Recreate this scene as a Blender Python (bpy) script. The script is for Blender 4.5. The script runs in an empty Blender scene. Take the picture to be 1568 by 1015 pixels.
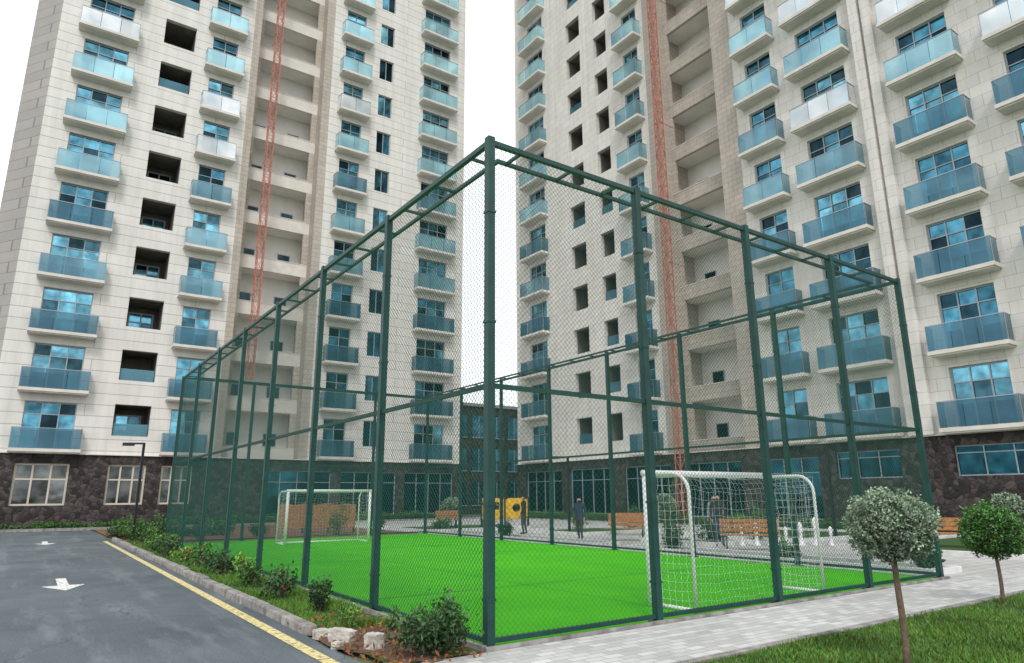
import bpy, math, random
import numpy as np
from mathutils import Vector, Matrix
random.seed(7); rng=np.random.default_rng(7)
sc=bpy.context.scene
COL=sc.collection

# ---------------------------------------------------------------- materials
def newmat(name):
    m=bpy.data.materials.new(name); m.use_nodes=True
    nt=m.node_tree; b=nt.nodes["Principled BSDF"]
    return m,nt,b
def coords(nt,scale=1.0):
    g=nt.nodes.new("ShaderNodeNewGeometry")
    v=nt.nodes.new("ShaderNodeVectorMath"); v.operation='SCALE'; v.inputs[3].default_value=scale
    nt.links.new(g.outputs["Position"],v.inputs[0]); return v.outputs[0]
def mixcol(nt,f,a,b,blend='MIX'):
    m=nt.nodes.new("ShaderNodeMix"); m.data_type='RGBA'; m.blend_type=blend
    for i,x in ((0,f),(6,a),(7,b)):
        if isinstance(x,(int,float)): m.inputs[i].default_value=x
        elif isinstance(x,(tuple,list)): m.inputs[i].default_value=(*x[:3],1)
        else: nt.links.new(x,m.inputs[i])
    return m.outputs[2]
def noise(nt,scale,detail=4,rough=.6,vec=None):
    n=nt.nodes.new("ShaderNodeTexNoise"); n.inputs["Scale"].default_value=scale
    n.inputs["Detail"].default_value=detail; n.inputs["Roughness"].default_value=rough
    nt.links.new(vec if vec is not None else coords(nt),n.inputs["Vector"]); return n.outputs["Fac"]
def ramp(nt,x,p0,p1,c0=(0,0,0),c1=(1,1,1)):
    r=nt.nodes.new("ShaderNodeValToRGB"); e=r.color_ramp.elements
    e[0].position=p0; e[1].position=p1; e[0].color=(*c0,1); e[1].color=(*c1,1)
    nt.links.new(x,r.inputs[0]); return r.outputs[0]
def bump(nt,b,h,strength=.3,dist=.01):
    n=nt.nodes.new("ShaderNodeBump"); n.inputs["Strength"].default_value=strength; n.inputs["Distance"].default_value=dist
    nt.links.new(h,n.inputs["Height"]); nt.links.new(n.outputs[0],b.inputs["Normal"])
def M(name,col,rough=.6,metal=0,var=.15,scale=3,bmp=0,tint=False):
    m,nt,b=newmat(name)
    f=noise(nt,scale)
    lo=tuple(c*(1-var) for c in col); hi=tuple(min(1,c*(1+var)) for c in col)
    c=mixcol(nt,ramp(nt,f,.3,.7),lo,hi)
    if tint:
        a=nt.nodes.new("ShaderNodeAttribute"); a.attribute_name="tint"
        c=mixcol(nt,1.0,c,a.outputs["Color"],'MULTIPLY')
    nt.links.new(c,b.inputs["Base Color"])
    b.inputs["Roughness"].default_value=rough; b.inputs["Metallic"].default_value=metal
    if bmp: bump(nt,b,noise(nt,scale*12),bmp,.01)
    return m
def wallvec(nt,oz=0.0):
    g=nt.nodes.new("ShaderNodeNewGeometry"); s=nt.nodes.new("ShaderNodeSeparateXYZ")
    nt.links.new(g.outputs["Position"],s.inputs[0])
    a=nt.nodes.new("ShaderNodeMath"); a.operation='ADD'; nt.links.new(s.outputs[0],a.inputs[0]); nt.links.new(s.outputs[1],a.inputs[1])
    z=nt.nodes.new("ShaderNodeMath"); z.operation='ADD'; nt.links.new(s.outputs[2],z.inputs[0]); z.inputs[1].default_value=oz
    c=nt.nodes.new("ShaderNodeCombineXYZ"); nt.links.new(a.outputs[0],c.inputs[0]); nt.links.new(z.outputs[0],c.inputs[1])
    return c.outputs[0]
def brickmat(name,c1,c2,mortar,bw,rh,ms,rough=.7,vec='wall',oz=0.0,dirt=.12,offset=.5,bs=.4,streak=False):
    m,nt,b=newmat(name)
    t=nt.nodes.new("ShaderNodeTexBrick"); t.offset=offset
    t.inputs["Color1"].default_value=(*c1,1); t.inputs["Color2"].default_value=(*c2,1); t.inputs["Mortar"].default_value=(*mortar,1)
    t.inputs["Scale"].default_value=1; t.inputs["Brick Width"].default_value=bw; t.inputs["Row Height"].default_value=rh
    t.inputs["Mortar Size"].default_value=ms; t.inputs["Mortar Smooth"].default_value=.2
    nt.links.new(wallvec(nt,oz) if vec=='wall' else coords(nt),t.inputs["Vector"])
    n=noise(nt,.35,6,.65)
    c=mixcol(nt,1.0,t.outputs["Color"],ramp(nt,n,.3,.7,(1-dirt,)*3,(1,1,1)),'MULTIPLY')
    n2=noise(nt,14,3)
    c=mixcol(nt,1.0,c,ramp(nt,n2,.3,.7,(.93,)*3,(1,1,1)),'MULTIPLY')
    if streak:
        mp=nt.nodes.new("ShaderNodeMapping"); mp.inputs["Scale"].default_value=(2.2,2.2,.16); nt.links.new(coords(nt),mp.inputs["Vector"])
        c=mixcol(nt,1.0,c,ramp(nt,noise(nt,1.0,5,.7,mp.outputs[0]),.3,.62,(.86,.85,.83),(1,1,1)),'MULTIPLY')
    nt.links.new(c,b.inputs["Base Color"]); b.inputs["Roughness"].default_value=rough
    inv=nt.nodes.new("ShaderNodeMath"); inv.operation='SUBTRACT'; inv.inputs[0].default_value=1; nt.links.new(t.outputs["Fac"],inv.inputs[1])
    bump(nt,b,inv.outputs[0],bs,.02)
    return m
CLAD=brickmat("cream_stone_cladding",(.86,.83,.79),(.82,.79,.75),(.48,.46,.44),14.0,.654,.022,oz=.33,dirt=.07,offset=.37,streak=True)
CLAD2=brickmat("cream_panel_cladding",(.85,.815,.77),(.79,.755,.71),(.55,.52,.48),.9,.545,.012,oz=.11,dirt=.07,streak=True)
TAN=brickmat("tan_brick_cladding",(.60,.53,.465),(.53,.47,.41),(.36,.325,.29),.6,.327,.016,dirt=.15,streak=True)
TAN2=brickmat("grey_tile_cladding",(.44,.41,.385),(.38,.355,.335),(.24,.225,.215),1.6,.654,.02,oz=.33,dirt=.15)
SLAB=M("balcony_slab_stone",(.70,.655,.60),.7,var=.1,scale=1.6,bmp=.1)
PLASTER=M("white_plaster",(.82,.79,.76),.8,var=.07,scale=.9,bmp=.1)
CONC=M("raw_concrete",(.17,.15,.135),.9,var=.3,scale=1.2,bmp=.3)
FRAME=M("window_frame_metal",(.36,.41,.44),.4,.2,var=.05)
CREAMF=M("cream_window_frame",(.62,.55,.45),.5,var=.06)
RAILM=M("balcony_rail_metal",(.35,.38,.4),.35,.7,var=.05)
def glassmat(name,metal=.85,rough=.06,alpha=0.0,dist=.05,lo=(.35,.38,.40),p0=.36,p1=.64,sc_=1.3):
    m,nt,b=newmat(name)
    a=nt.nodes.new("ShaderNodeAttribute"); a.attribute_name="tint"
    n=noise(nt,sc_,2.5,.55)
    c=mixcol(nt,1.0,a.outputs["Color"],ramp(nt,n,p0,p1,lo,(1,1,1)),'MULTIPLY')  # soft blotches in the tint imitate reflections and curtains
    nt.links.new(c,b.inputs["Base Color"]); b.inputs["Metallic"].default_value=metal; b.inputs["Roughness"].default_value=rough
    bump(nt,b,noise(nt,.9,2),.12,dist)
    if alpha:
        t=nt.nodes.new("ShaderNodeBsdfTransparent"); t.inputs[0].default_value=(.72,.92,.96,1)
        x=nt.nodes.new("ShaderNodeMixShader"); x.inputs[0].default_value=alpha
        nt.links.new(b.outputs[0],x.inputs[1]); nt.links.new(t.outputs[0],x.inputs[2])
        nt.links.new(x.outputs[0],nt.nodes["Material Output"].inputs[0])
    return m
GLASS=glassmat("blue_reflective_glass")
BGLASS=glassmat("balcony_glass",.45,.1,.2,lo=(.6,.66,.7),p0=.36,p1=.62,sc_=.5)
def stonemat():
    m,nt,b=newmat("rubble_stone_wall")
    vec=coords(nt)
    nz=nt.nodes.new("ShaderNodeTexVoronoi"); nz.inputs["Scale"].default_value=4.2; nt.links.new(vec,nz.inputs["Vector"])
    ed=nt.nodes.new("ShaderNodeTexVoronoi"); ed.feature='DISTANCE_TO_EDGE'; ed.inputs["Scale"].default_value=4.2; nt.links.new(vec,ed.inputs["Vector"])
    s=nt.nodes.new("ShaderNodeSeparateColor"); nt.links.new(nz.outputs["Color"],s.inputs[0])
    c=ramp(nt,s.outputs[0],.1,.95,(.020,.015,.015),(.095,.076,.072))
    c=mixcol(nt,ramp(nt,ed.outputs[0],.01,.05),(.012,.010,.010),c)
    c=mixcol(nt,1.0,c,ramp(nt,noise(nt,9,5),.3,.7,(.6,)*3,(1.2,)*3),'MULTIPLY')
    nt.links.new(c,b.inputs["Base Color"]); b.inputs["Roughness"].default_value=.75
    bump(nt,b,ed.outputs[0],.6,.06); return m
STONE=stonemat()
GREENM=M("green_painted_steel",(.003,.048,.040),.5,0,var=.35,scale=5)
WIREM=M("green_coated_wire",(.010,.085,.070),.6,0,var=.15)
WHITEM=M("white_painted_steel",(.80,.80,.80),.35,var=.06)
NETM=M("white_net_cord",(.75,.76,.78),.8,var=.05)
REDM=M("red_painted_lattice",(.48,.17,.12),.6,var=.3,scale=2)
BLACKM=M("black_painted_metal",(.02,.02,.022),.4,.3,var=.2)
WOOD=M("bench_wood",(.40,.18,.07),.55,var=.35,scale=8)
YELP=M("yellow_panel",(.75,.44,.02),.45,var=.15)
BARK=M("tree_bark",(.16,.11,.075),.9,var=.4,scale=25,bmp=.6)
CHUNK=M("pale_broken_concrete",(.52,.48,.43),.9,var=.35,scale=9,bmp=.7)
KERBM=M("kerb_concrete",(.27,.255,.24),.9,var=.5,scale=5,bmp=.5)
KERBW=M("pale_kerb",(.66,.66,.65),.85,var=.15,scale=3,bmp=.3)
def leafmat(name,col):
    m,nt,b=newmat(name)
    a=nt.nodes.new("ShaderNodeAttribute"); a.attribute_name="tint"
    c=mixcol(nt,1.0,col,a.outputs["Color"],'MULTIPLY')
    nt.links.new(c,b.inputs["Base Color"]); b.inputs["Roughness"].default_value=.55
    return m
LEAF_OLIVE=leafmat("silver_green_leaf",(.20,.27,.19))
LEAF_GREEN=leafmat("green_leaf",(.05,.15,.026))
LEAF_DARK=leafmat("dark_green_leaf",(.035,.095,.028))
LEAF_LIME=leafmat("fresh_green_leaf",(.13,.29,.04))
GRASSB=leafmat("grass_blade",(.085,.205,.024))
PETAL=leafmat("rose_petal",(.6,.12,.10))
SKIN=M("skin",(.5,.3,.22),.5,var=.05); HAIR=M("dark_hair",(.03,.02,.015),.7,var=.2)
SHOE=M("shoe_leather",(.02,.02,.02),.5)
def asphalt():
    m,nt,b=newmat("asphalt")
    big=noise(nt,.45,6,.65); fine=noise(nt,45,3,.7)
    c=mixcol(nt,ramp(nt,big,.35,.68),(.066,.086,.098),(.125,.152,.168))
    c=mixcol(nt,1.0,c,ramp(nt,fine,.3,.7,(.55,)*3,(1.4,)*3),'MULTIPLY')
    mp=nt.nodes.new("ShaderNodeMapping"); mp.inputs["Scale"].default_value=(1.3,.22,1); nt.links.new(coords(nt),mp.inputs["Vector"])
    st=noise(nt,1.4,8,.72,mp.outputs[0])
    c=mixcol(nt,ramp(nt,st,.5,.72),c,(.19,.215,.23))
    v=nt.nodes.new("ShaderNodeTexVoronoi"); v.feature='DISTANCE_TO_EDGE'; v.inputs["Scale"].default_value=.28
    d=nt.nodes.new("ShaderNodeVectorMath"); d.operation='ADD'
    n3=nt.nodes.new("ShaderNodeTexNoise"); n3.inputs["Scale"].default_value=1.3; nt.links.new(coords(nt),n3.inputs["Vector"])
    nt.links.new(coords(nt),d.inputs[0]); nt.links.new(n3.outputs["Color"],d.inputs[1]); nt.links.new(d.outputs[0],v.inputs["Vector"])
    c=mixcol(nt,ramp(nt,v.outputs[0],.0,.004),(.05,.06,.068),c)
    nt.links.new(c,b.inputs["Base Color"]); b.inputs["Roughness"].default_value=.7
    bump(nt,b,fine,.6,.008); return m
ASPH=asphalt()
def turf():
    m,nt,b=newmat("artificial_turf")
    f=noise(nt,60,4,.75); g=noise(nt,.6,5,.65)
    c=mixcol(nt,ramp(nt,f,.3,.7),(.035,.34,.003),(.135,.74,.010))
    c=mixcol(nt,1.0,c,ramp(nt,g,.3,.7,(.75,.82,.75),(1.15,1.03,1)),'MULTIPLY')
    nt.links.new(c,b.inputs["Base Color"]); b.inputs["Roughness"].default_value=.85
    b.inputs["Specular IOR Level"].default_value=.15
    bump(nt,b,f,1,.015); return m
TURF=turf()
SOIL=M("soil",(.12,.075,.05),.95,var=.45,scale=6,bmp=.8)
def lawn():
    m,nt,b=newmat("lawn_ground")
    f=noise(nt,25,4); g=noise(nt,.8,4)
    c=mixcol(nt,ramp(nt,f,.35,.7),(.022,.05,.010),(.065,.15,.025))
    c=mixcol(nt,ramp(nt,g,.55,.8),c,(.09,.11,.03))
    nt.links.new(c,b.inputs["Base Color"]); b.inputs["Roughness"].default_value=.9
    bump(nt,b,f,.8,.03); return m
LAWN=lawn()
PAVE=brickmat("pale_paving",(.74,.735,.72),(.50,.50,.49),(.36,.36,.35),.24,.12,.006,vec='xy',dirt=.25)
PAVE2=brickmat("plaza_paving",(.64,.63,.61),(.54,.535,.52),(.3,.3,.29),.6,.3,.012,vec='xy',dirt=.3)
RUB=M("rubber_playground_floor",(.20,.085,.06),.9,var=.2,scale=4)
def worn(name,col):
    m,nt,b=newmat(name)
    n=noise(nt,14,6,.7)
    c=mixcol(nt,ramp(nt,n,.38,.5),(.17,.16,.13),col)
    nt.links.new(c,b.inputs["Base Color"]); b.inputs["Roughness"].default_value=.7; return m
YLINE=worn("worn_yellow_paint",(.76,.64,.30))
MARKW=worn("worn_white_paint",(.82,.82,.81))
GROUNDM=M("ground_dirt_grass",(.10,.12,.06),.95,var=.3,scale=.5)

# ---------------------------------------------------------------- mesh builder
def empty(name):
    o=bpy.data.objects.new(name,None); COL.objects.link(o); return o
class MB:
    def __init__(s): s.v=[]; s.f=[]; s.t=[]
    def face(s,pts,t=(1,1,1)):
        n=len(s.v); s.v.extend([tuple(p) for p in pts]); s.f.append(tuple(range(n,n+len(pts)))); s.t.append(t)
    def hexa(s,c,t=(1,1,1)):
        n=len(s.v); s.v.extend([tuple(p) for p in c])
        for q in ((0,3,2,1),(4,5,6,7),(0,1,5,4),(1,2,6,5),(2,3,7,6),(3,0,4,7)):
            s.f.append(tuple(n+i for i in q)); s.t.append(t)
    def box(s,x0,x1,y0,y1,z0,z1,T=None,t=(1,1,1)):
        c=[(x0,y0,z0),(x1,y0,z0),(x1,y1,z0),(x0,y1,z0),(x0,y0,z1),(x1,y0,z1),(x1,y1,z1),(x0,y1,z1)]
        if T: c=[T(*p) for p in c]
        s.hexa(c,t)
    def bar(s,p,q,r,n=4,r2=None,t=(1,1,1),cap=True):
        p=Vector(p); q=Vector(q); d=(q-p)
        if d.length<1e-6: return
        d.normalize(); up=Vector((0,0,1)) if abs(d.z)<.95 else Vector((1,0,0))
        a=d.cross(up).normalized(); b=d.cross(a); r2=r if r2 is None else r2
        base=len(s.v)
        for P,R in ((p,r),(q,r2)):
            for i in range(n):
                an=2*math.pi*(i+.5)/n; s.v.append(tuple(P+a*(R*math.cos(an))+b*(R*math.sin(an))))
        for i in range(n):
            j=(i+1)%n; s.f.append((base+i,base+j,base+n+j,base+n+i)); s.t.append(t)
        if cap:
            s.f.append(tuple(base+i for i in range(n))); s.t.append(t); s.f.append(tuple(base+n+i for i in reversed(range(n)))); s.t.append(t)
    def tube(s,pts,r,n=8,taper=None,t=(1,1,1)):
        m=len(pts); R=lambda i: r if taper is None else r+(taper-r)*i/(m-1)
        P=[Vector(p) for p in pts]; base=len(s.v); ref=None
        for i,p in enumerate(P):
            d=(P[min(i+1,m-1)]-P[max(i-1,0)]).normalized()
            if ref is None: ref=d.orthogonal().normalized()
            a=(ref-d*ref.dot(d)).normalized(); ref=a; b=d.cross(a)
            for k in range(n):
                an=2*math.pi*k/n; s.v.append(tuple(p+a*(R(i)*math.cos(an))+b*(R(i)*math.sin(an))))
        for i in range(m-1):
            for k in range(n):
                j=(k+1)%n; s.f.append((base+i*n+k,base+i*n+j,base+(i+1)*n+j,base+(i+1)*n+k)); s.t.append(t)
        s.f.append(tuple(base+k for k in reversed(range(n)))); s.t.append(t)
        s.f.append(tuple(base+(m-1)*n+k for k in range(n))); s.t.append(t)
    def lathe(s,c,prof,n=14,sx=1,sy=1):
        base=len(s.v)
        for r,z in prof:
            for k in range(n):
                an=2*math.pi*k/n; s.v.append((c[0]+r*math.cos(an)*sx,c[1]+r*math.sin(an)*sy,c[2]+z))
        for i in range(len(prof)-1):
            for k in range(n):
                j=(k+1)%n; s.f.append((base+i*n+k,base+i*n+j,base+(i+1)*n+j,base+(i+1)*n+k)); s.t.append((1,1,1))
    def build(s,name,mat,parent=None,smooth=False,bevel=0):
        me=bpy.data.meshes.new(name); me.from_pydata(s.v,[],s.f); me.materials.append(mat)
        at=me.color_attributes.new("tint",'FLOAT_COLOR','CORNER')
        arr=np.ones((len(me.loops),4),dtype=np.float32); i=0
        for f,t in zip(s.f,s.t):
            arr[i:i+len(f),:3]=t; i+=len(f)
        at.data.foreach_set("color",arr.ravel())
        if smooth: me.polygons.foreach_set("use_smooth",[True]*len(me.polygons))
        o=bpy.data.objects.new(name,me); COL.objects.link(o)
        if parent: o.parent=parent
        if bevel:
            b=o.modifiers.new("b",'BEVEL'); b.width=bevel; b.segments=2; b.limit_method='ANGLE'
        return o
def quadcloud(name,Q,tint,mat,parent=None):
    Q=np.asarray(Q,dtype=np.float32); n,k=Q.shape[0],Q.shape[1]
    me=bpy.data.meshes.new(name); me.vertices.add(n*k); me.vertices.foreach_set("co",Q.ravel())
    me.loops.add(n*k); me.loops.foreach_set("vertex_index",np.arange(n*k,dtype=np.int32))
    me.polygons.add(n); me.polygons.foreach_set("loop_start",np.arange(0,n*k,k,dtype=np.int32))
    me.update(); me.materials.append(mat)
    at=me.color_attributes.new("tint",'FLOAT_COLOR','CORNER')
    arr=np.ones((n*k,4),dtype=np.float32); arr[:,:3]=np.repeat(tint,k,axis=0); at.data.foreach_set("color",arr.ravel())
    me.validate()
    o=bpy.data.objects.new(name,me); COL.objects.link(o)
    if parent: o.parent=parent
    return o
def leafquads(P,size):
    n=len(P); d=rng.normal(size=(n,3)); d/=np.linalg.norm(d,axis=1,keepdims=True)
    e=rng.normal(size=(n,3)); e-=d*np.sum(d*e,axis=1,keepdims=True); e/=np.linalg.norm(e,axis=1,keepdims=True)
    s=(size*(.6+.8*rng.random(n)))[:,None]
    return np.stack([P-d*s,P+e*s*.45,P+d*s,P-e*s*.45],axis=1)

# ---------------------------------------------------------------- ground
def sheet(name,x0,x1,y0,y1,z,mat,parent=None):
    b=MB(); b.face([(x0,y0,z),(x1,y0,z),(x1,y1,z),(x0,y1,z)]); return b.build(name,mat,parent)
sheet("ground",-1500,1500,-1500,1500,-.03,GROUNDM)
sheet("asphalt_road",-40,-1.3,-30,36.6,0,ASPH)
sheet("lawn",-1.15,60,-30,-1.72,.012,LAWN)
sheet("paved_path",-1.15,60,-1.6,-.12,.022,PAVE)
sheet("planting_bed",-1.15,-.12,-.06,23.5,.02,LAWN)
sheet("artificial_turf_pitch",-.055,10.36,-.055,21.06,.03,TURF)
sheet("paved_plaza",10.37,27.0,-.115,38.4,.016,PAVE2)
sheet("playground_floor",-1.15,10.36,21.07,36.6,.012,RUB)
b=MB(); b.face([(-1.62,-30,.006),(-1.48,-30,.006),(-1.48,24.8,.006),(-1.62,24.8,.006)])
b.face([(-8.0,24,.006),(-6.3,26.5,.006),(-6.42,26.6,.006),(-8.15,24.1,.006)])
b.build("yellow_road_line",YLINE)
def arrow(x,y):
    b=MB(); z=.006
    b.face([(x-.09,y+1.5,z),(x-.09,y+.1,z),(x+.09,y+.1,z),(x+.09,y+1.5,z)])
    b.face([(x-.36,y+.098,z),(x,y-.8,z),(x+.36,y+.098,z)]); b.build("road_arrow_marking",MARKW)
arrow(-3.45,9.4); arrow(-3.45,24.6)
b=MB()
for y in (4.0,10.5,14.0):
    b.face([(.05,y,.0335),(10.25,y,.0335),(10.25,y+.04,.0335),(.05,y+.04,.0335)])
for x in (3.4,6.9):
    b.face([(x,.05,.037),(x+.02,.05,.037),(x+.02,20.9,.037),(x,20.9,.037)])
b.build("pitch_shadow_lines",M("turf_shadow_line",(.012,.22,.03),.9,var=.3))  # shadow lines put into the turf as darker green strips laid like seams
kb=empty("kerb")
b=MB(); y=2.0
while y<24.6:
    L=.98; j=random.uniform(-.018,.018)
    b.box(-1.30+j,-1.15+j,y+.008,y+L,-.02,.12+random.uniform(-.014,.014)); y+=1.0
b.build("kerb_stones",KERBM,kb,bevel=.02)
b=MB()
x=-1.1
while x<14:
    b.box(x+.005,x+.99,-1.7,-1.605,-.02,.035); x+=1.0
b.build("path_edging",KERBM,kb,bevel=.008)
b=MB(); b.box(-.1,10.45,-.112,-.056,.0,.06); b.box(-.12,-.058,-.05,21.1,0,.07); b.build("pitch_edging",KERBM,kb)
def chunk(x,y,sx,sy,sz,rot,rz=0):
    m=bpy.data.meshes.new("concrete_block"); import bmesh
    bm=bmesh.new(); bmesh.ops.create_cube(bm,size=1); bmesh.ops.subdivide_edges(bm,edges=bm.edges[:],cuts=5,use_grid_fill=True)
    for v in bm.verts:
        v.co=Vector((v.co.x*sx,v.co.y*sy,v.co.z*sz)); k=.035
        if abs(v.co.x)/sx>.45 and abs(v.co.y)/sy>.45: v.co*=.93
        v.co+=Vector((random.uniform(-k,k)*sx,random.uniform(-k,k)*sy,random.uniform(-k,k)*sz))
    bm.to_mesh(m); bm.free(); m.materials.append(CHUNK)
    o=bpy.data.objects.new("concrete_block",m); COL.objects.link(o); o.location=(x,y,sz*.45); o.rotation_euler=(rz,rz*.5,rot)
chunk(-.98,.75,.15,.18,.18,.3); chunk(-1.1,1.35,.19,.28,.15,.7,.1); chunk(-1.2,1.75,.15,.18,.1,.2); chunk(-.6,.35,.1,.08,.06,1.0); chunk(-1.25,1.1,.12,.1,.07,.5)
b=MB(); pts=[]
for i in range(24):
    a=2*math.pi*i/24; r=1+random.uniform(-.15,.15); pts.append((-.78+.5*r*math.cos(a),1.15+1.35*r*math.sin(a),.026))
b.face(pts); b.build("soil_patch",SOIL)
n=520; P=np.stack([rng.uniform(-1.35,-.2,n),rng.uniform(-.3,3,n),rng.uniform(.035,.08,n)],1)
q=leafquads(P,np.full(n,.03)); t=np.stack([rng.uniform(.6,1.3,n),rng.uniform(.4,.9,n),rng.uniform(.2,.6,n)],1)
quadcloud("dry_leaves",q,t,M("dry_leaf",(.32,.18,.08),.8,tint=True))

def blades(name,x0,x1,y0,y1,n,h,z,tb=1.0,mask=None):
    x=rng.uniform(x0,x1,n); y=rng.uniform(y0,y1,n)
    if mask is not None: k=mask(x,y); x=x[k]; y=y[k]; n=len(x)
    H=h*(.4+rng.random(n))*(1+.35*np.sin(x*2.3+np.sin(y*3))*np.sin(y*2.9)); a=rng.uniform(0,2*np.pi,n); w=.004+.004*rng.random(n); l=rng.normal(size=(n,2))*.5*H[:,None]
    P0=np.stack([x-np.cos(a)*w,y-np.sin(a)*w,np.full(n,z)],1); P1=np.stack([x+np.cos(a)*w,y+np.sin(a)*w,np.full(n,z)],1)
    P2=np.stack([x+l[:,0],y+l[:,1],z+H],1)
    cl=np.sin(x*3.1)*np.sin(y*2.7+1)*.18+np.sin(x*7.3+y*5)*.1
    g=(rng.uniform(.45,1.4,n)+cl)*tb; dry=rng.random(n)<.06
    tt=np.stack([g*rng.uniform(.7,1.4,n)+dry*1.2,g,g*.9],1)
    return quadcloud(name,np.stack([P0,P1,P2],1),tt,GRASSB)
blades("lawn_grass",-1,7,-5.6,-1.72,90000,.045,.012)
blades("lawn_grass",7,16,-7,-1.72,45000,.05,.012)
blades("planter_grass",-1.12,-.14,1.9,12,26000,.08,.02,1.15,lambda x,y:(np.sin(x*5+y*2.3)+np.sin(y*1.7))>-1.0)
blades("planter_grass",-1.12,-.14,12,23,9000,.09,.02,1.1)

# ---------------------------------------------------------------- fence
fence=empty("sports_pitch_fence")
L,W,H=21.0,10.3,6.0
b=MB(); hp=.05
py=[3*i for i in range(8)]; px=[W/4*i for i in range(5)]
posts=set([(0,y) for y in py]+[(W,y) for y in py]+[(x,0) for x in px]+[(x,L) for x in px])
for x,y in sorted(posts): b.box(x-hp,x+hp,y-hp,y+hp,-.02,H+.04)
b.build("posts",GREENM,fence,bevel=.006)
b=MB()
for x,y in sorted(posts):
    b.box(x-.09,x+.09,y-.09,y+.09,.024,.045)
    for z in (.5,1.5,3.6,5.0):
        b.box(x-.058,x+.058,y-.058,y+.058,z,z+.03)
b.build("base_plates_and_clamps",GREENM,fence)
b=MB(); ins=.36
for z,r in ((H-.03,.032),(2.85,.027),(.10,.025)):
    ys=py; xs=px
    for i in range(7):
        for x in (0,W): b.box(x-r,x+r,ys[i]+hp,ys[i+1]-hp,z-r,z+r)
    for i in range(4):
        for y in (0,L): b.box(xs[i]+hp,xs[i+1]-hp,y-r,y+r,z-r,z+r)
r=.024; z=H-.03
b.box(ins-r,ins+r,ins-r,L-ins+r,z-r,z+r); b.box(W-ins-r,W-ins+r,ins-r,L-ins+r,z-r,z+r)
b.box(ins+r,W-ins-r,ins-r,ins+r,z-r,z+r); b.box(ins+r,W-ins-r,L-ins-r,L-ins+r,z-r,z+r)
y=.5
while y<L-.4:
    for x0,x1 in ((.032,ins-r),(W-ins+r,W-.032)): b.box(x0,x1,y-.018,y+.018,z-.018,z+.018)
    y+=1.0
x=.5
while x<W-.4:
    for y0,y1 in ((.032,ins-r),(L-ins+r,L-.032)): b.box(x-.018,x+.018,y0,y1,z-.018,z+.018)
    x+=.86
b.build("rails",GREENM,fence)
b=MB()
def seg(p,q,rw):
    p=Vector(p); q=Vector(q); n=max(1,int((q-p).length/.5))
    for i in range(n): b.bar(p.lerp(q,i/n),p.lerp(q,(i+1)/n),rw,3,cap=False)
def chain(T,Lg,Hh,sp=.07,rw=.0022):
    c=-Hh
    while c<Lg:
        s0=max(0,c); s1=min(Lg,c+Hh)
        if s1-s0>.02:
            seg(T(s0,.004,s0-c+.08),T(s1,.004,s1-c+.08),rw)
            seg(T(s0,-.004,Hh-(s0-c)+.08),T(s1,-.004,Hh-(s1-c)+.08),rw)
        c+=sp
HH=H-.14
chain(lambda s,d,z:(0+d-.03,s,z),L,HH,rw=.0026); chain(lambda s,d,z:(W+d,s,z),L,HH,.09,.0024)
chain(lambda s,d,z:(s,0+d-.03,z),W,HH); chain(lambda s,d,z:(s,L+d,z),W,HH,.09,.0024)
b.build("chain_link_mesh",WIREM,fence)

# ---------------------------------------------------------------- goals
def goal(x0,x1,ym,yb,h):
    g=empty("football_goal"); s=1 if yb>ym else -1
    b=MB(); r=.05
    for x in (x0,x1): b.tube([(x,ym,.03),(x,ym,h)],r,10)
    b.tube([(x0-r,ym,h),(x1+r,ym,h)],r,10)
    b.build("posts_and_crossbar",WHITEM,g,True)
    b=MB(); R=.28; d=abs(yb-ym); r2=.026
    for x in (x0,x1):
        pts=[(x,ym,h-.02)]+[(x,ym+s*(d-R+R*math.sin(a)),h-.02-R+R*math.cos(a)) for a in [math.pi/2*i/7 for i in range(8)]]+[(x,yb,.04)]
        b.tube(pts,r2,8); b.tube([(x,ym,.055),(x,yb,.055)],r2,8)
    b.tube([(x0,yb,.055),(x1,yb,.055)],r2,8)
    b.build("back_frame",WHITEM,g,True)
    b=MB()
    prof=[]
    for i in range(6): prof.append((ym+s*(d-R)*i/5,h-.03))
    for i in range(1,4): a=math.pi/2*i/4; prof.append((ym+s*(d-R+R*math.sin(a)),h-.03-R+R*math.cos(a)))
    nn=14
    for i in range(nn+1): prof.append((yb,(h-.03-R)*(1-i/nn)+.05))
    nx=26; grid=[]
    for i in range(nx+1):
        x=x0+(x1-x0)*i/nx; row=[]
        for k,(yy,zz) in enumerate(prof):
            sag=.10*math.sin(math.pi*i/nx)*math.sin(math.pi*k/len(prof))+.02*math.sin(i*.9+k*.5)
            row.append((x+random.uniform(-.012,.012)+.02*math.sin(k*.8+i*.3),yy-s*sag,zz-sag*.6+random.uniform(-.01,.01)))
        grid.append(row)
    for i in range(nx+1):
        for k in range(len(prof)):
            if k<len(prof)-1: b.bar(grid[i][k],grid[i][k+1],.0013,3,cap=False)
            if i<nx: b.bar(grid[i][k],grid[i+1][k],.0013,3,cap=False)
    for x in (x0,x1):
        ny,nz=7,15
        G=[[(x+random.uniform(-.02,.02),ym+(yb-ym)*i/ny+random.uniform(-.015,.015),.06+(h-.1)*k/nz-.03*math.sin(math.pi*i/ny)) for k in range(nz+1)] for i in range(ny+1)]
        for i in range(ny+1):
            for k in range(nz+1):
                if k<nz: b.bar(G[i][k],G[i][k+1],.0022,3,cap=False)
                if i<ny: b.bar(G[i][k],G[i+1][k],.0022,3,cap=False)
    b.build("net",NETM,g)
goal(3.5,6.62,1.0,.16,1.93)
goal(3.1,6.1,17.4,18.4,1.82)

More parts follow.
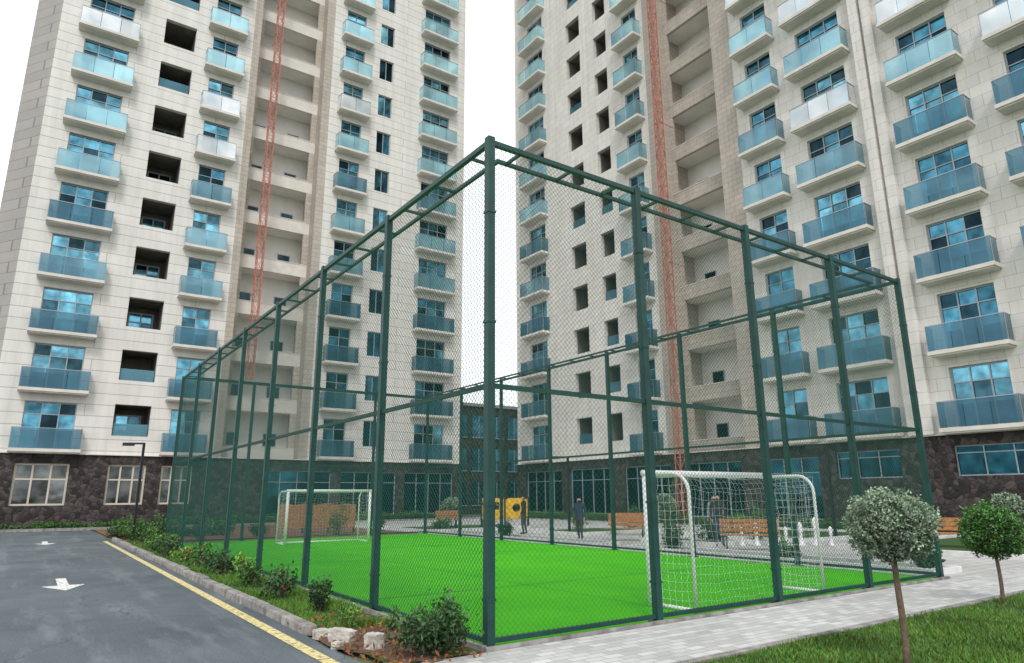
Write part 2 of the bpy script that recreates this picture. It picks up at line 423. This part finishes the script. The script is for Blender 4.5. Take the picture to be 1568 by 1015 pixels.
# ---------------------------------------------------------------- towers
FH=3.27; Z0=4.25; NF=18
def lerp(a,b,t): return tuple(a[i]+(b[i]-a[i])*t for i in range(3))
def tower(name,T,sA,sB,cols,recess,tanrange,mainmat,basecols,extra,depth=18):
    E=empty(name); top=Z0+NF*FH
    wall=MB(); tanw=MB(); slab=MB(); glass=MB(); fr=MB(); bg=MB(); rail=MB(); room=MB(); plaster=MB()
    base=MB(); bfr=MB(); bgl=MB()
    def window(s0,s1,z0,z1,d,nm,transom,G,F,dark=None,fw=.06):
        t=dark if dark else lerp((.05,.22,.33),(.26,.66,.82),random.random())
        n=nm+1
        for i in range(n):
            a=s0+(s1-s0)*i/n; c=s0+(s1-s0)*(i+1)/n
            zs=[z0,z1] if not transom else [z0,z0+(z1-z0)*transom,z1]
            for za_,zb_ in zip(zs[:-1],zs[1:]):
                k=random.choice((.12,.3,.6,1,1,1.2)) if not dark else random.uniform(.6,1.3)
                tl=random.uniform(-.012,.012)
                G.face([T(a,d,za_),T(c,d+tl,za_),T(c,d+tl,zb_),T(a,d,zb_)],tuple(min(1,x*k) for x in t))
        e=d+.06; d0=d+.014
        F.box(s0,s1,d0,e,z1-fw,z1,T); F.box(s0,s1,d0,e,z0,z0+fw,T)
        F.box(s0,s0+fw,d0,e,z0+fw,z1-fw,T); F.box(s1-fw,s1,d0,e,z0+fw,z1-fw,T)
        for i in range(1,n):
            m=s0+(s1-s0)*i/n; F.box(m-fw*.45,m+fw*.45,d0,e-.004,z0+fw,z1-fw,T)
        if transom:
            zt=z0+(z1-z0)*transom; F.box(s0+fw,s1-fw,d0,e-.008,zt-fw*.4,zt+fw*.4,T)
    segs=sorted([(c[0],c[1],c) for c in cols]+[(recess[0],recess[1],None)],key=lambda q:q[0])
    cur=sA
    def put(s0,s1,z0,z1):
        cuts=sorted({s0,s1}|{x for x in tanrange if s0<x<s1})
        for a,c in zip(cuts[:-1],cuts[1:]):
            m=(a+c)/2; (tanw if tanrange[0]<m<tanrange[1] else wall).box(a,c,-.32,0,z0,z1,T)
    for s0,s1,c in segs:
        if s0-cur>.01: put(cur,s0,Z0-.2,top)
        if c:
            typ=c[2]; za,zb={'b':(0.02,2.6),'h':(.87,2.72),'w':(.8,2.65)}[typ]
            z=Z0-.2
            for k in range(NF):
                f=Z0+k*FH; put(s0,s1,z,f+za); z=f+zb
                if typ=='b':
                    window(s0,s1,f+za,f+zb,-.2,2 if s1-s0>1.9 else 1,.74,glass,fr)
                    o0,o1=s0-.42,s1+.42; D=.78
                    slab.box(o0,o1,.003,D,f-.17,f,T)
                    slab.box(o0+.08,o1-.08,.003,D-.08,f-.24,f-.172,T)
                    h=min(1,max(0,(k-3.2+random.uniform(-2,2))/6)); g=lerp((.07,.19,.26),(.58,.93,1.0),h)  # sky reflection painted into the tint: panels get paler on higher floors
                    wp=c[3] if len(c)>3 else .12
                    if k>4 and random.random()<wp: g=(1,1,1)  # some upper panels painted white like glass mirroring the sky
                    D2=D-.04; n=3 if o1-o0>2.6 else 2
                    for i in range(n):
                        a=o0+.04+(o1-o0-.08)*i/n+.012; e=o0+.04+(o1-o0-.08)*(i+1)/n-.012; kk=random.uniform(.82,1.12); tl=random.uniform(-.02,.02)
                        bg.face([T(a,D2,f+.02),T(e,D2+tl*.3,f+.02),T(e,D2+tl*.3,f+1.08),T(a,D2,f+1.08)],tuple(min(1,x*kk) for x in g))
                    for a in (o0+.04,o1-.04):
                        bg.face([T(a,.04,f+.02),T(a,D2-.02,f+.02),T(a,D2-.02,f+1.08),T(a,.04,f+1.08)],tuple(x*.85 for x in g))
                        rail.box(a-.02,a+.02,.04,D2,f+1.085,f+1.12,T)
                        rail.box(a-.02,a+.02,D2-.08,D2-.04,f+.002,f+1.08,T)
                    rail.box(o0+.061,o1-.061,D2-.02,D2+.02,f+1.085,f+1.12,T)
                elif typ=='w': window(s0,s1,f+za,f+zb,-.2,1,None,glass,fr)
                else:
                    d=-2.6; a,e,y0,y1=s0,s1,f+za,f+zb
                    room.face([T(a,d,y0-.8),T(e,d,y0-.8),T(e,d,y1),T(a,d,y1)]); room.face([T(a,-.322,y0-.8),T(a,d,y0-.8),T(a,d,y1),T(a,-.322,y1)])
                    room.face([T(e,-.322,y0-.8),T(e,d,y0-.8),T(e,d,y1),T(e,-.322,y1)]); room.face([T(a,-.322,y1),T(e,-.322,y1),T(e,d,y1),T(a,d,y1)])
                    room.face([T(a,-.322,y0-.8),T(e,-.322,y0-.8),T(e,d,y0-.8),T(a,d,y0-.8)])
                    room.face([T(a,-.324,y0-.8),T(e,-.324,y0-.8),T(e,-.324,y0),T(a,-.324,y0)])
                    r_=random.random()
                    if r_<.3: bg.face([T(a+.05,-.22,y0),T(e-.05,-.22,y0),T(e-.05,-.22,y0+.75),T(a+.05,-.22,y0+.75)],(.10,.24,.3))
                    if r_>.25 and r_<.75:
                        window(a+.25,e-.2,y0-.1,y1-.35,-2.5,1,.6,glass,fr,fw=.09)
                    fr.box(a,e,-.20,-.16,y0,y0+.05,T)
            put(s0,s1,z,top)
        cur=s1
    if sB-cur>.01: put(cur,sB,Z0-.2,top)
    r0,r1,rd=recess
    tanw.box(r0-.3,r0,-rd-1.7,-.322,Z0-.2,top,T); tanw.box(r1,r1+.3,-rd-1.7,-.322,Z0-.2,top,T)
    plaster.box(r0,r1,-rd-1.9,-rd-1.7,Z0-.2,top,T)
    pw=.4
    for k in range(NF+1):
        f=Z0+k*FH
        if k<NF:
            (slab if extra.get('chamfer') else tanw).box(r0,r1,-rd-.2,-rd,f-.35,f+.55,T)
            slab.box(r0,r1,-rd-.2,-rd+.03,f+.551,f+.60,T)
            plaster.box(r0,r1,-rd-1.7,-rd-.2,f-.3,f-.05,T)
            tanw.box(r0,r0+pw,-rd-.2,-rd,f+.6,f+FH-.35,T); tanw.box(r1-pw,r1,-rd-.2,-rd,f+.6,f+FH-.35,T)
            w=r1-r0
            for a in (r0+.14*w,r0+.66*w):
                fr.box(a-.05,a+.85,-rd-1.698,-rd-1.64,f+.75,f+1.65,T)
                glass.face([T(a,-rd-1.63,f+.8),T(a+.8,-rd-1.63,f+.8),T(a+.8,-rd-1.63,f+1.6),T(a,-rd-1.63,f+1.6)],(.03,.05,.06))
    if not extra.get('chamfer'): wall.box(sA,sA+.3,-depth,-.322,Z0-.2,top,T)
    wall.box(sB-.3,sB,-depth,-.322,Z0-.2,top,T)
    wall.box(sA+.3,sB-.3,-depth,-depth+.3,0,top,T); slab.box(sA-.1,sB+.1,-depth-.1,.12,top,top+.5,T)
    cur=sA
    for s0,s1,z0,z1,kind in sorted(basecols):
        if s0-cur>.01: base.box(cur,s0,-.3,.1,-.05,4.0,T)
        base.box(s0,s1,-.3,.1,-.05,z0,T); base.box(s0,s1,-.3,.1,z1,4.0,T)
        if kind=='c': window(s0,s1,z0,z1,-.1,2,.62,bgl,bfr,(.16,.17,.17),.1)
        else: window(s0,s1,z0,z1,-.08,max(1,int((s1-s0)/1.3)),.75,bgl,fr,(.02,.11,.15),.05)
        cur=s1
    if sB-cur>.01: base.box(cur,sB,-.3,.1,-.05,4.0,T)
    base.box(sA,sA+.3,-depth,-.302,-.05,4.0,T); base.box(sB-.3,sB,-depth,-.302,-.05,4.0,T)
    slab.box(sA-.05,sB+.05,-.3,.22,4.002,4.048,T)
    for (p0,p1) in extra.get('piers',[]): wall.box(p0,p1,.003,.28,Z0-.19,top,T)
    if extra.get('chamfer'):
        (ax,ay),(cx,cy)=extra['chamfer']
        tl=MB(); tl.hexa([(ax,ay,0),(cx,cy,0),(cx+.3,cy+.2,0),(ax,ay+.4,0),(ax,ay,top),(cx,cy,top),(cx+.3,cy+.2,top),(ax,ay+.4,top)])
        tl.box(cx,cx+.3,cy+.21,39+depth,0,top); tl.build("corner_cladding",TAN2,E)
    wall.build("walls",mainmat,E); tanw.build("tan_walls",TAN,E); slab.build("balcony_slabs",SLAB,E)
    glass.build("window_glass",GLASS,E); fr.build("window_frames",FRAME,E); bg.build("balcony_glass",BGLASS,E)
    rail.build("balcony_rails",RAILM,E); room.build("unfinished_rooms",CONC,E); plaster.build("stairwell_walls",PLASTER,E)
    base.build("stone_plinth",STONE,E); bfr.build("plinth_window_frames",CREAMF,E); bgl.build("plinth_glass",GLASS,E)
    return E
TL=lambda s,d,z:(s,39-d,z)
TR=lambda s,d,z:(27.5-d,s,z)
tower("apartment_tower",TL,-6.4,22.7,
  [(-5.0,-2.55,'b',.3),(-.7,1.2,'h'),(2.3,3.95,'b',.35),(11.8,13.4,'b',.2),(14.7,15.9,'w'),(18.7,21.2,'b',0)],
  (5.4,10.2,1.0),(4.9,10.8),CLAD,
  [(-5.0,-2.5,1.25,3.5,'c'),(-.65,1.3,1.25,3.5,'c'),(2.1,3.8,1.25,3.5,'c'),(8,12.5,.4,3.3,'t'),(13.2,17.3,.4,3.3,'t'),(18,22,.4,3.3,'t')],
  {'chamfer':((-6.4,39),(-7.75,41))})
tower("apartment_tower",TR,-16,38.1,
  [(-12.5,-9.5,'b'),(-6.6,-4.4,'b'),(-.4,2.1,'b'),(3.95,6.15,'b',.15),(8.75,11.2,'b',.55),(12.8,14.5,'b',.55),(22.95,24.4,'b',0),(26.1,27.5,'h'),(29.1,30.8,'h'),(34.0,36.2,'b',0)],
  (16.7,21.6,1.2),(15.3,22.3),CLAD2,
  [(-12,-8,2.3,3.55,'t'),(-6,-2,2.3,3.55,'t'),(-.8,2.3,2.3,3.55,'t'),(3.2,6.4,2.3,3.55,'t'),(8.6,11.6,2.3,3.55,'t'),(12.5,15.5,.4,3.4,'t'),(17,21,.4,3.4,'t'),(22,26,.4,3.4,'t'),(27,31.5,.4,3.4,'t'),(32.5,36.8,.4,3.4,'t')],
  {'piers':[(7.0,7.45),(7.6,8.05)]})
E=empty("low_commercial_building")
b=MB(); b.box(18,52,50,62,0,10.2); b.build("walls",STONE,E)
b=MB(); b.box(17.8,52.2,49.8,62.2,10.201,10.5); b.build("parapet",TAN2,E)
g=MB(); f=MB()
for k in range(3):
    for i in range(15):
        x=20+i*2.1; z=.8+k*3.2
        g.box(x,x+1.5,49.93,49.999,z,z+2.1,t=lerp((.04,.2,.3),(.15,.45,.6),random.random())); f.box(x+.72,x+.78,49.9,49.928,z,z+2.1); f.box(x-.06,x+1.56,49.9,49.96,z-.08,z-.001)
g.build("window_glass",GLASS,E); f.build("window_frames",FRAME,E)
def mast(cx,cy,z0,z1,w=.40,ties=None):
    E=empty("construction_hoist_mast"); b=MB(); h=w/2
    P=[(-h,-h),(h,-h),(h,h),(-h,h)]
    z=z0; k=0
    while z<z1-.7:
        for i in range(4):
            a=P[i]; c=P[(i+1)%4]
            b.bar((cx+a[0],cy+a[1],z),(cx+a[0],cy+a[1],z+.75),.036,4,cap=False)
            b.bar((cx+a[0],cy+a[1],z),(cx+c[0],cy+c[1],z),.02,4,cap=False)
            if (k+i)%2: a,c=c,a
            b.bar((cx+a[0],cy+a[1],z),(cx+c[0],cy+c[1],z+.75),.018,4,cap=False)
        z+=.75; k+=1
    b.build("lattice",REDM,E); b=MB(); z=z0+6
    while z<z1:
        b.bar((cx,cy,z),(cx+ties[0],cy+ties[1],z),.025,4)
        z+=9.81
    b.build("wall_ties",REDM,E)
mast(6.5,38.3,9.0,66,ties=(0,1.8)); mast(26.8,20.75,0,66,ties=(2.0,0))

# ---------------------------------------------------------------- plants
def topiary(x,y,zc,r,mat,n,name="topiary_tree",trunk=.028,leaf=.022,squash=.86):
    E=empty(name); b=MB()
    pts=[(x+.012*math.sin(t*9),y+.01*math.cos(t*7),t*(zc-.1*r)) for t in [i/8 for i in range(9)]]
    b.tube(pts,trunk,9,trunk*.7)
    cx,cy=x,y
    for i in range(22):
        a=random.uniform(0,6.28); e=random.uniform(-.3,1.4); d=Vector((math.cos(a)*math.cos(e),math.sin(a)*math.cos(e),math.sin(e)))
        p0=Vector((cx,cy,zc-r*.6)); b.bar(p0,Vector((cx,cy,zc))+d*r*.85,trunk*.35,5,trunk*.12)
    b.build("trunk",BARK,E,True)
    d=rng.normal(size=(n,3)); d/=np.linalg.norm(d,axis=1,keepdims=True)
    K=150
    cl=rng.normal(size=(K,3)); cl/=np.linalg.norm(cl,axis=1,keepdims=True)
    dots=d@cl.T; near=dots.max(axis=1); ci=dots.argmax(axis=1); amp=rng.uniform(-.15,.11,K)[ci]+(near-.96)*3.0
    rad=r*(1+amp)*(rng.random(n)**.2); rad*=np.where(rng.random(n)<.05,1.10,1)
    P=d*rad[:,None]; P[:,2]*=squash
    sh=(.15+1.0*(rad/r/(1+amp))**4)*(.65+.7*rng.random(n))*(1+rng.uniform(-.25,.25,K)[ci])*(1+.3*d[:,2])*(.75+np.clip((near-.92)*5,0,.4))  # light from above painted into the leaf tint: paler top, dark inside
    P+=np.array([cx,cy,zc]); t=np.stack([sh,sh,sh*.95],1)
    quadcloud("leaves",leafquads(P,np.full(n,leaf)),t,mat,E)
topiary(2.72,-3.0,1.30,.375,LEAF_OLIVE,17000,trunk=.034,leaf=.0155)
topiary(7.8,-1.95,1.05,.40,LEAF_GREEN,9000,trunk=.03,leaf=.022,squash=.95)
topiary(17.3,1.2,1.3,.34,LEAF_OLIVE,2500,leaf=.035)
topiary(14.2,25.5,1.1,.5,LEAF_OLIVE,2000,leaf=.05)
topiary(16.9,13.0,1.25,.45,LEAF_OLIVE,2000,leaf=.05)
def shrub(x,y,w,h,n,mat=LEAF_GREEN,leaf=.03,z=.02,flowers=0,name="shrub"):
    E=empty(name); b=MB(); k=max(6,int(n/180)); tips=[]
    for i in range(k):
        a=random.uniform(0,6.28); rr=w*.5*math.sqrt(random.random()); hh=h*(1-.55*(rr/(w*.5))**2)*random.uniform(.6,1.08)
        tip=(x+rr*math.cos(a),y+rr*math.sin(a),z+hh); mid=(x+rr*.45*math.cos(a),y+rr*.45*math.sin(a),z+hh*.55)
        b.tube([(x+rr*.1*math.cos(a),y+rr*.1*math.sin(a),z-.01),mid,tip],.008,5,.003); tips+= [tip,tip,mid]
    b.build("stems",BARK,E)
    tp=np.array(tips); c=rng.integers(0,len(tp),n); sg=np.array([w*.13,w*.13,h*.13])
    P=tp[c]+rng.normal(size=(n,3))*sg; P[:,2]=np.maximum(P[:,2],z+.02)
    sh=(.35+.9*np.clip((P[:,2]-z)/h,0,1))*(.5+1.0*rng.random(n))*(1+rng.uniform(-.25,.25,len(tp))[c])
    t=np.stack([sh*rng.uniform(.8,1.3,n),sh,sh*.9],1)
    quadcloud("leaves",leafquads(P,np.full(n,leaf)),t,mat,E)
    if flowers:
        c=rng.integers(0,len(tp),flowers); F=np.repeat(tp[c],14,axis=0)+rng.normal(size=(flowers*14,3))*.018
        quadcloud("flowers",leafquads(F,np.full(len(F),.03)),np.ones((len(F),3)),PETAL,E)
shrub(-.62,.12,.58,.50,2800,LEAF_DARK,.028)
shrub(-.58,3.55,.34,.5,700,LEAF_DARK,.03)
shrub(-.75,2.0,.3,.28,300,LEAF_LIME,.022,name="young_plant")
shrub(-.35,1.6,.25,.22,200,LEAF_GREEN,.022,name="young_plant")
yy=5.0; i=0
while yy<22.5:
    fl=random.choice([0,0,2,4]) if yy<14 else 0
    shrub(-.62+random.uniform(-.2,.2),yy,.4+.35*random.random(),random.uniform(.35,.62),360,random.choice([LEAF_GREEN,LEAF_DARK,LEAF_LIME]),.038,flowers=fl); yy+=random.uniform(.65,1.1)
for (x,y,w,h) in [(-.9,23.0,.9,.8),(-.4,24.2,.9,.7),(0.4,25.2,1.0,.8),(-1.0,25.5,.9,.6),(11.2,.6,.5,.6),(11.1,7.5,.5,.7),(11.2,3.9,.5,.5),(11.2,16,.5,.8),
                  (12,22.6,.8,.7),(9,23,.8,.8),(7.2,23.2,.7,1.4),(14.2,8.6,.8,.7),(13.2,9.4,.6,1.8),(17.2,9,1,1.0),(16.6,18,1,1.1),(18,16,1,1.0),(19,11,1.2,.9),(4,24,.7,.6),(1.5,23,.8,.6),(18.5,5.5,1.0,.6)]:
    shrub(x,y,w,h,700,random.choice([LEAF_GREEN,LEAF_DARK,LEAF_DARK]),.05)
def island(x0,x1,y0,y1):
    E=empty("planting_island"); sheet("grass",x0,x1,y0,y1,.05,LAWN,E); b=MB()
    b.box(x0-.15,x1+.15,y0-.15,y0-.001,-.01,.14); b.box(x0-.15,x1+.15,y1+.001,y1+.15,-.01,.14); b.box(x0-.15,x0-.001,y0,y1,-.01,.14); b.box(x1+.001,x1+.15,y0,y1,-.01,.14)
    b.build("edging",KERBW,E,bevel=.01)
island(10.8,11.7,.4,9.0); island(10.8,11.7,10.5,20.5); island(13.9,15.6,8.2,11.2); island(14.6,19,15.6,19.5); island(16,24,.4,5.2); island(17.5,24,7.5,13); island(11,16.5,22,27)
def hedge(x0,x1,y0,y1,h,n,leaf=.06):
    P=np.stack([rng.uniform(x0,x1,n),rng.uniform(y0,y1,n),rng.random(n)**.6*h],1)
    P[:,2]*=(.8+.25*np.sin(P[:,0]*2.1+P[:,1]*1.7)+.1*np.sin(P[:,0]*5.3+P[:,1]*4))
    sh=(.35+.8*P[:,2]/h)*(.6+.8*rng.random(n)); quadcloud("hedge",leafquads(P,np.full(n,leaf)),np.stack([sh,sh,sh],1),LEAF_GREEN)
sheet("hedge_bed",-9,27,36.61,38.9,.02,SOIL)
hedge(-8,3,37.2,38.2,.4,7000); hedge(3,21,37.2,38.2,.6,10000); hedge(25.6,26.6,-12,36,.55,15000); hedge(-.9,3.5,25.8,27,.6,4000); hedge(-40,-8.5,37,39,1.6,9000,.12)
b=MB(); b.box(-40,26.9,36.45,36.6,-.01,.13); b.build("kerb",KERBM,bevel=.01)

# ---------------------------------------------------------------- street furniture
def lamp(x,y,h,ax,ay):
    E=empty("street_lamp"); b=MB(); b.box(x-.045,x+.045,y-.045,y+.045,0,h); b.box(x-.12,x+.12,y-.12,y+.12,0,.05)
    b.build("pole",BLACKM,E,bevel=.008)
    b=MB(); b.bar((x,y,h-.03),(x+ax,y+ay,h-.03),.045,4)
    b.bar((x+ax*.45,y+ay*.45,h-.085),(x+ax,y+ay,h-.085),.05,4); b.build("arm_and_lamp_head",BLACKM,E)
lamp(-.85,22.7,3.65,-.85*.8,.28); lamp(15.2,17.0,3.3,-.8,.5); lamp(20.5,8,3.4,-.7,.4)
def bench(x,y,rot,w=1.6):
    E=empty("park_bench"); c,s=math.cos(rot),math.sin(rot)
    T=lambda a,b_,z:(x+a*c-b_*s,y+a*s+b_*c,z)
    b=MB()
    for i in range(4): b.box(-w/2,w/2,-.22+i*.115,-.12+i*.115,.43,.465,T)
    for i in range(3): b.box(-w/2,w/2,.25+i*.02,.28+i*.02,.52+i*.13,.63+i*.13,T)
    b.build("slats",WOOD,E,bevel=.005); b=MB()
    for a in (-w/2+.15,w/2-.2):
        b.box(a,a+.05,-.2,-.15,0,.428,T); b.box(a,a+.05,.19,.24,0,.428,T); b.box(a,a+.05,-.149,.189,.36,.4,T)
        b.hexa([T(*p) for p in [(a,.281,.35),(a+.05,.281,.35),(a+.05,.32,.35),(a,.32,.35),(a,.341,.92),(a+.05,.341,.92),(a+.05,.375,.92),(a,.375,.92)]])
        b.box(a,a+.05,.24,.28,.36,.4,T)
    b.build("legs",BLACKM,E)
bench(13.4,6.5,-.9,1.7); bench(13.7,11.9,-.8,1.4); bench(16.2,14.4,-.8); bench(13.6,24.8,-.4,1.2); bench(18.4,3.2,-1.2,1.2)
def chess(x,y,h):
    E=empty("garden_chess_piece"); b=MB(); k=h/1.0
    b.lathe((x,y,.02),[(0,0),(.17*k,0),(.17*k,.06*k),(.11*k,.12*k),(.08*k,.25*k),(.06*k,.55*k),(.11*k,.6*k),(.07*k,.64*k),(.10*k,.78*k),(.09*k,.9*k),(.04*k,.97*k),(0,1*k)],14)
    b.build("turned_body",WHITEM,E,True)
for i in range(7): chess(14.6+i*.34,7.7-i*.30,.60+.14*(i%3))
def playhouse(x,y,rot):
    E=empty("playground_house"); c,s=math.cos(rot),math.sin(rot); T=lambda a,b_,z:(x+a*c-b_*s,y+a*s+b_*c,z)
    b=MB(); n=20
    for (c0,c1) in ((.02,1.2),):
        m=(c0+c1)/2; R=.22; zc=1.0
        for i in range(n):
            a0=2*math.pi*i/n; a1=2*math.pi*(i+1)/n
            def sq(a):
                u,v=math.cos(a),math.sin(a); q=max(abs(u),abs(v)); return (m+u/q*(c1-c0)/2, zc+v/q*.5)
            p=[(m+R*math.cos(a0),zc+R*math.sin(a0)),(m+R*math.cos(a1),zc+R*math.sin(a1)),sq(a1),sq(a0)]
            b.face([T(a,-.6,z) for a,z in p]); b.face([T(a,.6,z) for a,z in p])
    for d in (-.6,.6):
        b.box(-1.2,-.02,d-.01,d+.01,.5,.9,T); b.box(-1.2,-.9,d-.01,d+.01,.9,1.5,T); b.box(-.3,-.02,d-.01,d+.01,.9,1.5,T); b.box(-.9,-.3,d-.01,d+.01,1.3,1.5,T)
    b.box(-1.24,-1.2,-.6,.6,.45,1.5,T); b.box(1.2,1.24,-.6,.6,.45,1.5,T); b.box(-1.2,1.2,-.58,.58,.42,.45,T)
    b.build("panels",YELP,E); b=MB()
    for a in (-1.22,0,1.22):
        for d in (-.64,.64): b.box(a-.04,a+.04,d-.03,d+.03,0,1.55,T)
    b.build("posts",BLACKM,E)
playhouse(16.6,24.0,-.6)
def boardfence(x,y,rot,w):
    E=empty("wooden_fence"); c,s=math.cos(rot),math.sin(rot); T=lambda a,b_,z:(x+a*c-b_*s,y+a*s+b_*c,z)
    b=MB(); a=0
    while a<w: b.box(a,a+.13,-.012,.012,.25,1.3+.03*math.sin(a*7),T); a+=.145
    b.build("boards",WOOD,E); b=MB()
    a=0
    while a<=w+.1: b.box(a-.04,a+.04,.014,.09,0,1.4,T); a+=w/3
    b.box(0,w,.0145,.05,.4,.46,T); b.box(0,w,.0145,.05,1.05,1.11,T); b.build("posts",BLACKM,E)
boardfence(5.2,25.6,-.45,3.4)
# ---------------------------------------------------------------- people
def person(x,y,rot,h,jacket,trousers,walk=.12,hair=HAIR):
    k=h/1.75
    J={'pel':(0,0,.95),'sp':(0,.0,1.12),'ch':(0,.0,1.33),'nk':(0,.0,1.49),'hd':(0,.02,1.60),'ht':(0,.015,1.70),
       'hl':(-.10,0,.90),'kl':(-.11,walk*.7,.50),'al':(-.11,walk*.4-.04,.09),'tl':(-.12,walk*.4+.13,.04),
       'hr':(.10,0,.90),'kr':(.11,-walk*.2,.50),'ar':(.11,-walk-.04,.10),'tr':(.12,-walk+.12,.04),
       'sl':(-.19,0,1.42),'el':(-.25,-.04-walk*.5,1.14),'wl':(-.24,.08-walk*.3,.90),'pl':(-.24,.11-walk*.3,.82),
       'sr':(.19,0,1.42),'er':(.25,-.02+walk*.5,1.14),'wr':(.24,.12+walk*.5,.91),'pr':(.24,.16+walk*.5,.83)}
    R={'pel':.15,'sp':.135,'ch':.155,'nk':.055,'hd':.088,'ht':.07,'hl':.095,'kl':.062,'al':.045,'tl':.035,'hr':.095,'kr':.062,'ar':.045,'tr':.035,
       'sl':.072,'el':.05,'wl':.033,'pl':.034,'sr':.072,'er':.05,'wr':.033,'pr':.034}
    Ed=[('pel','sp'),('sp','ch'),('ch','nk'),('nk','hd'),('hd','ht'),('pel','hl'),('hl','kl'),('kl','al'),('al','tl'),('pel','hr'),('hr','kr'),('kr','ar'),('ar','tr'),
        ('ch','sl'),('sl','el'),('el','wl'),('wl','pl'),('ch','sr'),('sr','er'),('er','wr'),('wr','pr')]
    ks=list(J); me=bpy.data.meshes.new("body"); me.from_pydata([J[a] for a in ks],[(ks.index(a),ks.index(c)) for a,c in Ed],[])
    o=bpy.data.objects.new("body_tmp",me); COL.objects.link(o)
    sk=o.modifiers.new("s",'SKIN'); sk.use_smooth_shade=True
    if not me.skin_vertices:
        bpy.context.view_layer.objects.active=o; o.select_set(True)
        bpy.ops.mesh.customdata_skin_add()
    for i,a in enumerate(ks):
        r=R[a]; me.skin_vertices[0].data[i].radius=(r*(1.15 if a in('ch','pel','sp') else 1),r*(.72 if a in('ch','pel','sp') else 1))
    me.skin_vertices[0].data[0].use_root=True
    su=o.modifiers.new("u",'SUBSURF'); su.levels=2; su.render_levels=2
    bpy.context.view_layer.update()
    dg=bpy.context.evaluated_depsgraph_get()
    m2=bpy.data.meshes.new_from_object(o.evaluated_get(dg)); bpy.data.objects.remove(o)
    m2.materials.clear()
    for m in (jacket,trousers,SKIN,hair,SHOE): m2.materials.append(m)
    for p in m2.polygons:
        c=p.center
        if c.z>1.49: i=3 if (c.z>1.66 or c.y<-.005) else 2
        elif c.z<.10: i=4
        elif abs(c.x)>.19 and c.z<.90: i=2
        elif c.z<.92 and abs(c.x)<.2: i=1
        else: i=0
        p.material_index=i; p.use_smooth=True
    E=empty("person"); bo=bpy.data.objects.new("body",m2); COL.objects.link(bo); bo.parent=E
    f=MB()
    for sgn,w in ((-1,'pl'),(1,'pr')):
        px_,py_,pz_=J[w]
        for i,l in enumerate((.068,.078,.074,.06)):
            yy=py_-.025+i*.017; f.tube([(px_,yy,pz_),(px_,yy+.004,pz_-.04),(px_-sgn*.012,yy+.006,pz_-.04-l*.6),(px_-sgn*.03,yy+.004,pz_-.03-l)],.009,6,.006)
        f.tube([(px_,py_+.015,pz_+.03),(px_-sgn*.01,py_+.05,pz_),(px_-sgn*.015,py_+.055,pz_-.03)],.010,6,.007)
    f.lathe((0,.105,1.60),[(.001,.03),(.011,.0),(.014,-.02),(.001,-.028)],8,1,1.2)
    for e in (-.088,.088): f.lathe((e,.01,1.60),[(.001,.03),(.012,.02),(.016,0),(.01,-.02),(.001,-.03)],8,.5,1)
    f.build("hands_nose_ears",SKIN,E,True)
    f=MB()
    for e in (-.032,.032): f.lathe((e,.098,1.625),[(.001,.008),(.010,0),(.001,-.008)],8)
    f.box(-.025,.025,.097,.105,1.553,1.558); f.build("eyes_and_mouth",HAIR,E,True)
    E.location=(x,y,.02); E.rotation_euler=(0,0,rot); E.scale=(k,k,k)
JN=M("navy_jacket",(.025,.04,.09),.8); JB=M("black_coat",(.02,.02,.022),.8); TG=M("grey_trousers",(.05,.05,.06),.8); JG=M("grey_jacket",(.25,.26,.3),.8); JB2=M("jeans",(.04,.07,.13),.8)
person(12.55,13.2,2.0,1.55,JN,TG,.14); person(13.2,17.6,.6,1.62,JB,TG,.05)
person(13.9,8.0,2.4,1.62,JB,JB2,.03); person(14.5,8.6,2.0,1.6,JG,TG,.03)

# ---------------------------------------------------------------- light, world, camera
w=bpy.data.worlds.new("World"); sc.world=w; w.use_nodes=True; nt=w.node_tree
bgn=nt.nodes["Background"]; sky=nt.nodes.new("ShaderNodeTexSky"); sky.sky_type='NISHITA'; sky.sun_disc=False
sd=Vector((-.45,-.75,.95)).normalized()
sky.sun_elevation=math.asin(sd.z); sky.sun_rotation=math.atan2(sd.x,sd.y)
hs=nt.nodes.new("ShaderNodeHueSaturation"); hs.inputs["Saturation"].default_value=.5; nt.links.new(sky.outputs[0],hs.inputs["Color"])
va=nt.nodes.new("ShaderNodeVectorMath"); va.operation='MULTIPLY_ADD'; va.inputs[1].default_value=(.2,.2,.2); va.inputs[2].default_value=(8.6,8.75,8.9)
nt.links.new(hs.outputs[0],va.inputs[0]); nt.links.new(va.outputs[0],bgn.inputs[0]); bgn.inputs[1].default_value=.14
sl=bpy.data.lights.new("sun",'SUN'); sl.energy=1.5; sl.angle=math.radians(12); sl.color=(1,.97,.92)
so=bpy.data.objects.new("sun",sl); COL.objects.link(so); so.rotation_euler=(-sd).to_track_quat('-Z','Y').to_euler()

cam=bpy.data.cameras.new("camera"); co=bpy.data.objects.new("camera",cam); COL.objects.link(co); sc.camera=co
cam.sensor_width=36; cam.lens=1034/1568*36; cam.clip_end=4000; cam.clip_start=.05
P=math.radians(13.7); rr=math.radians(.35)
fw=Vector((.5736*math.cos(P),.8192*math.cos(P),math.sin(P))); rt=Vector((.8192,-.5736,0)); up=rt.cross(fw)
up2=up*math.cos(rr)+rt*math.sin(rr); rt2=fw.cross(up2).normalized(); up2=rt2.cross(fw)
mat=Matrix((rt2,up2,-fw)).transposed().to_4x4(); mat.translation=Vector((-4.24,-6.52,1.6)); co.matrix_world=mat
sc.view_settings.view_transform='Standard'; sc.view_settings.look='None'; sc.view_settings.exposure=0
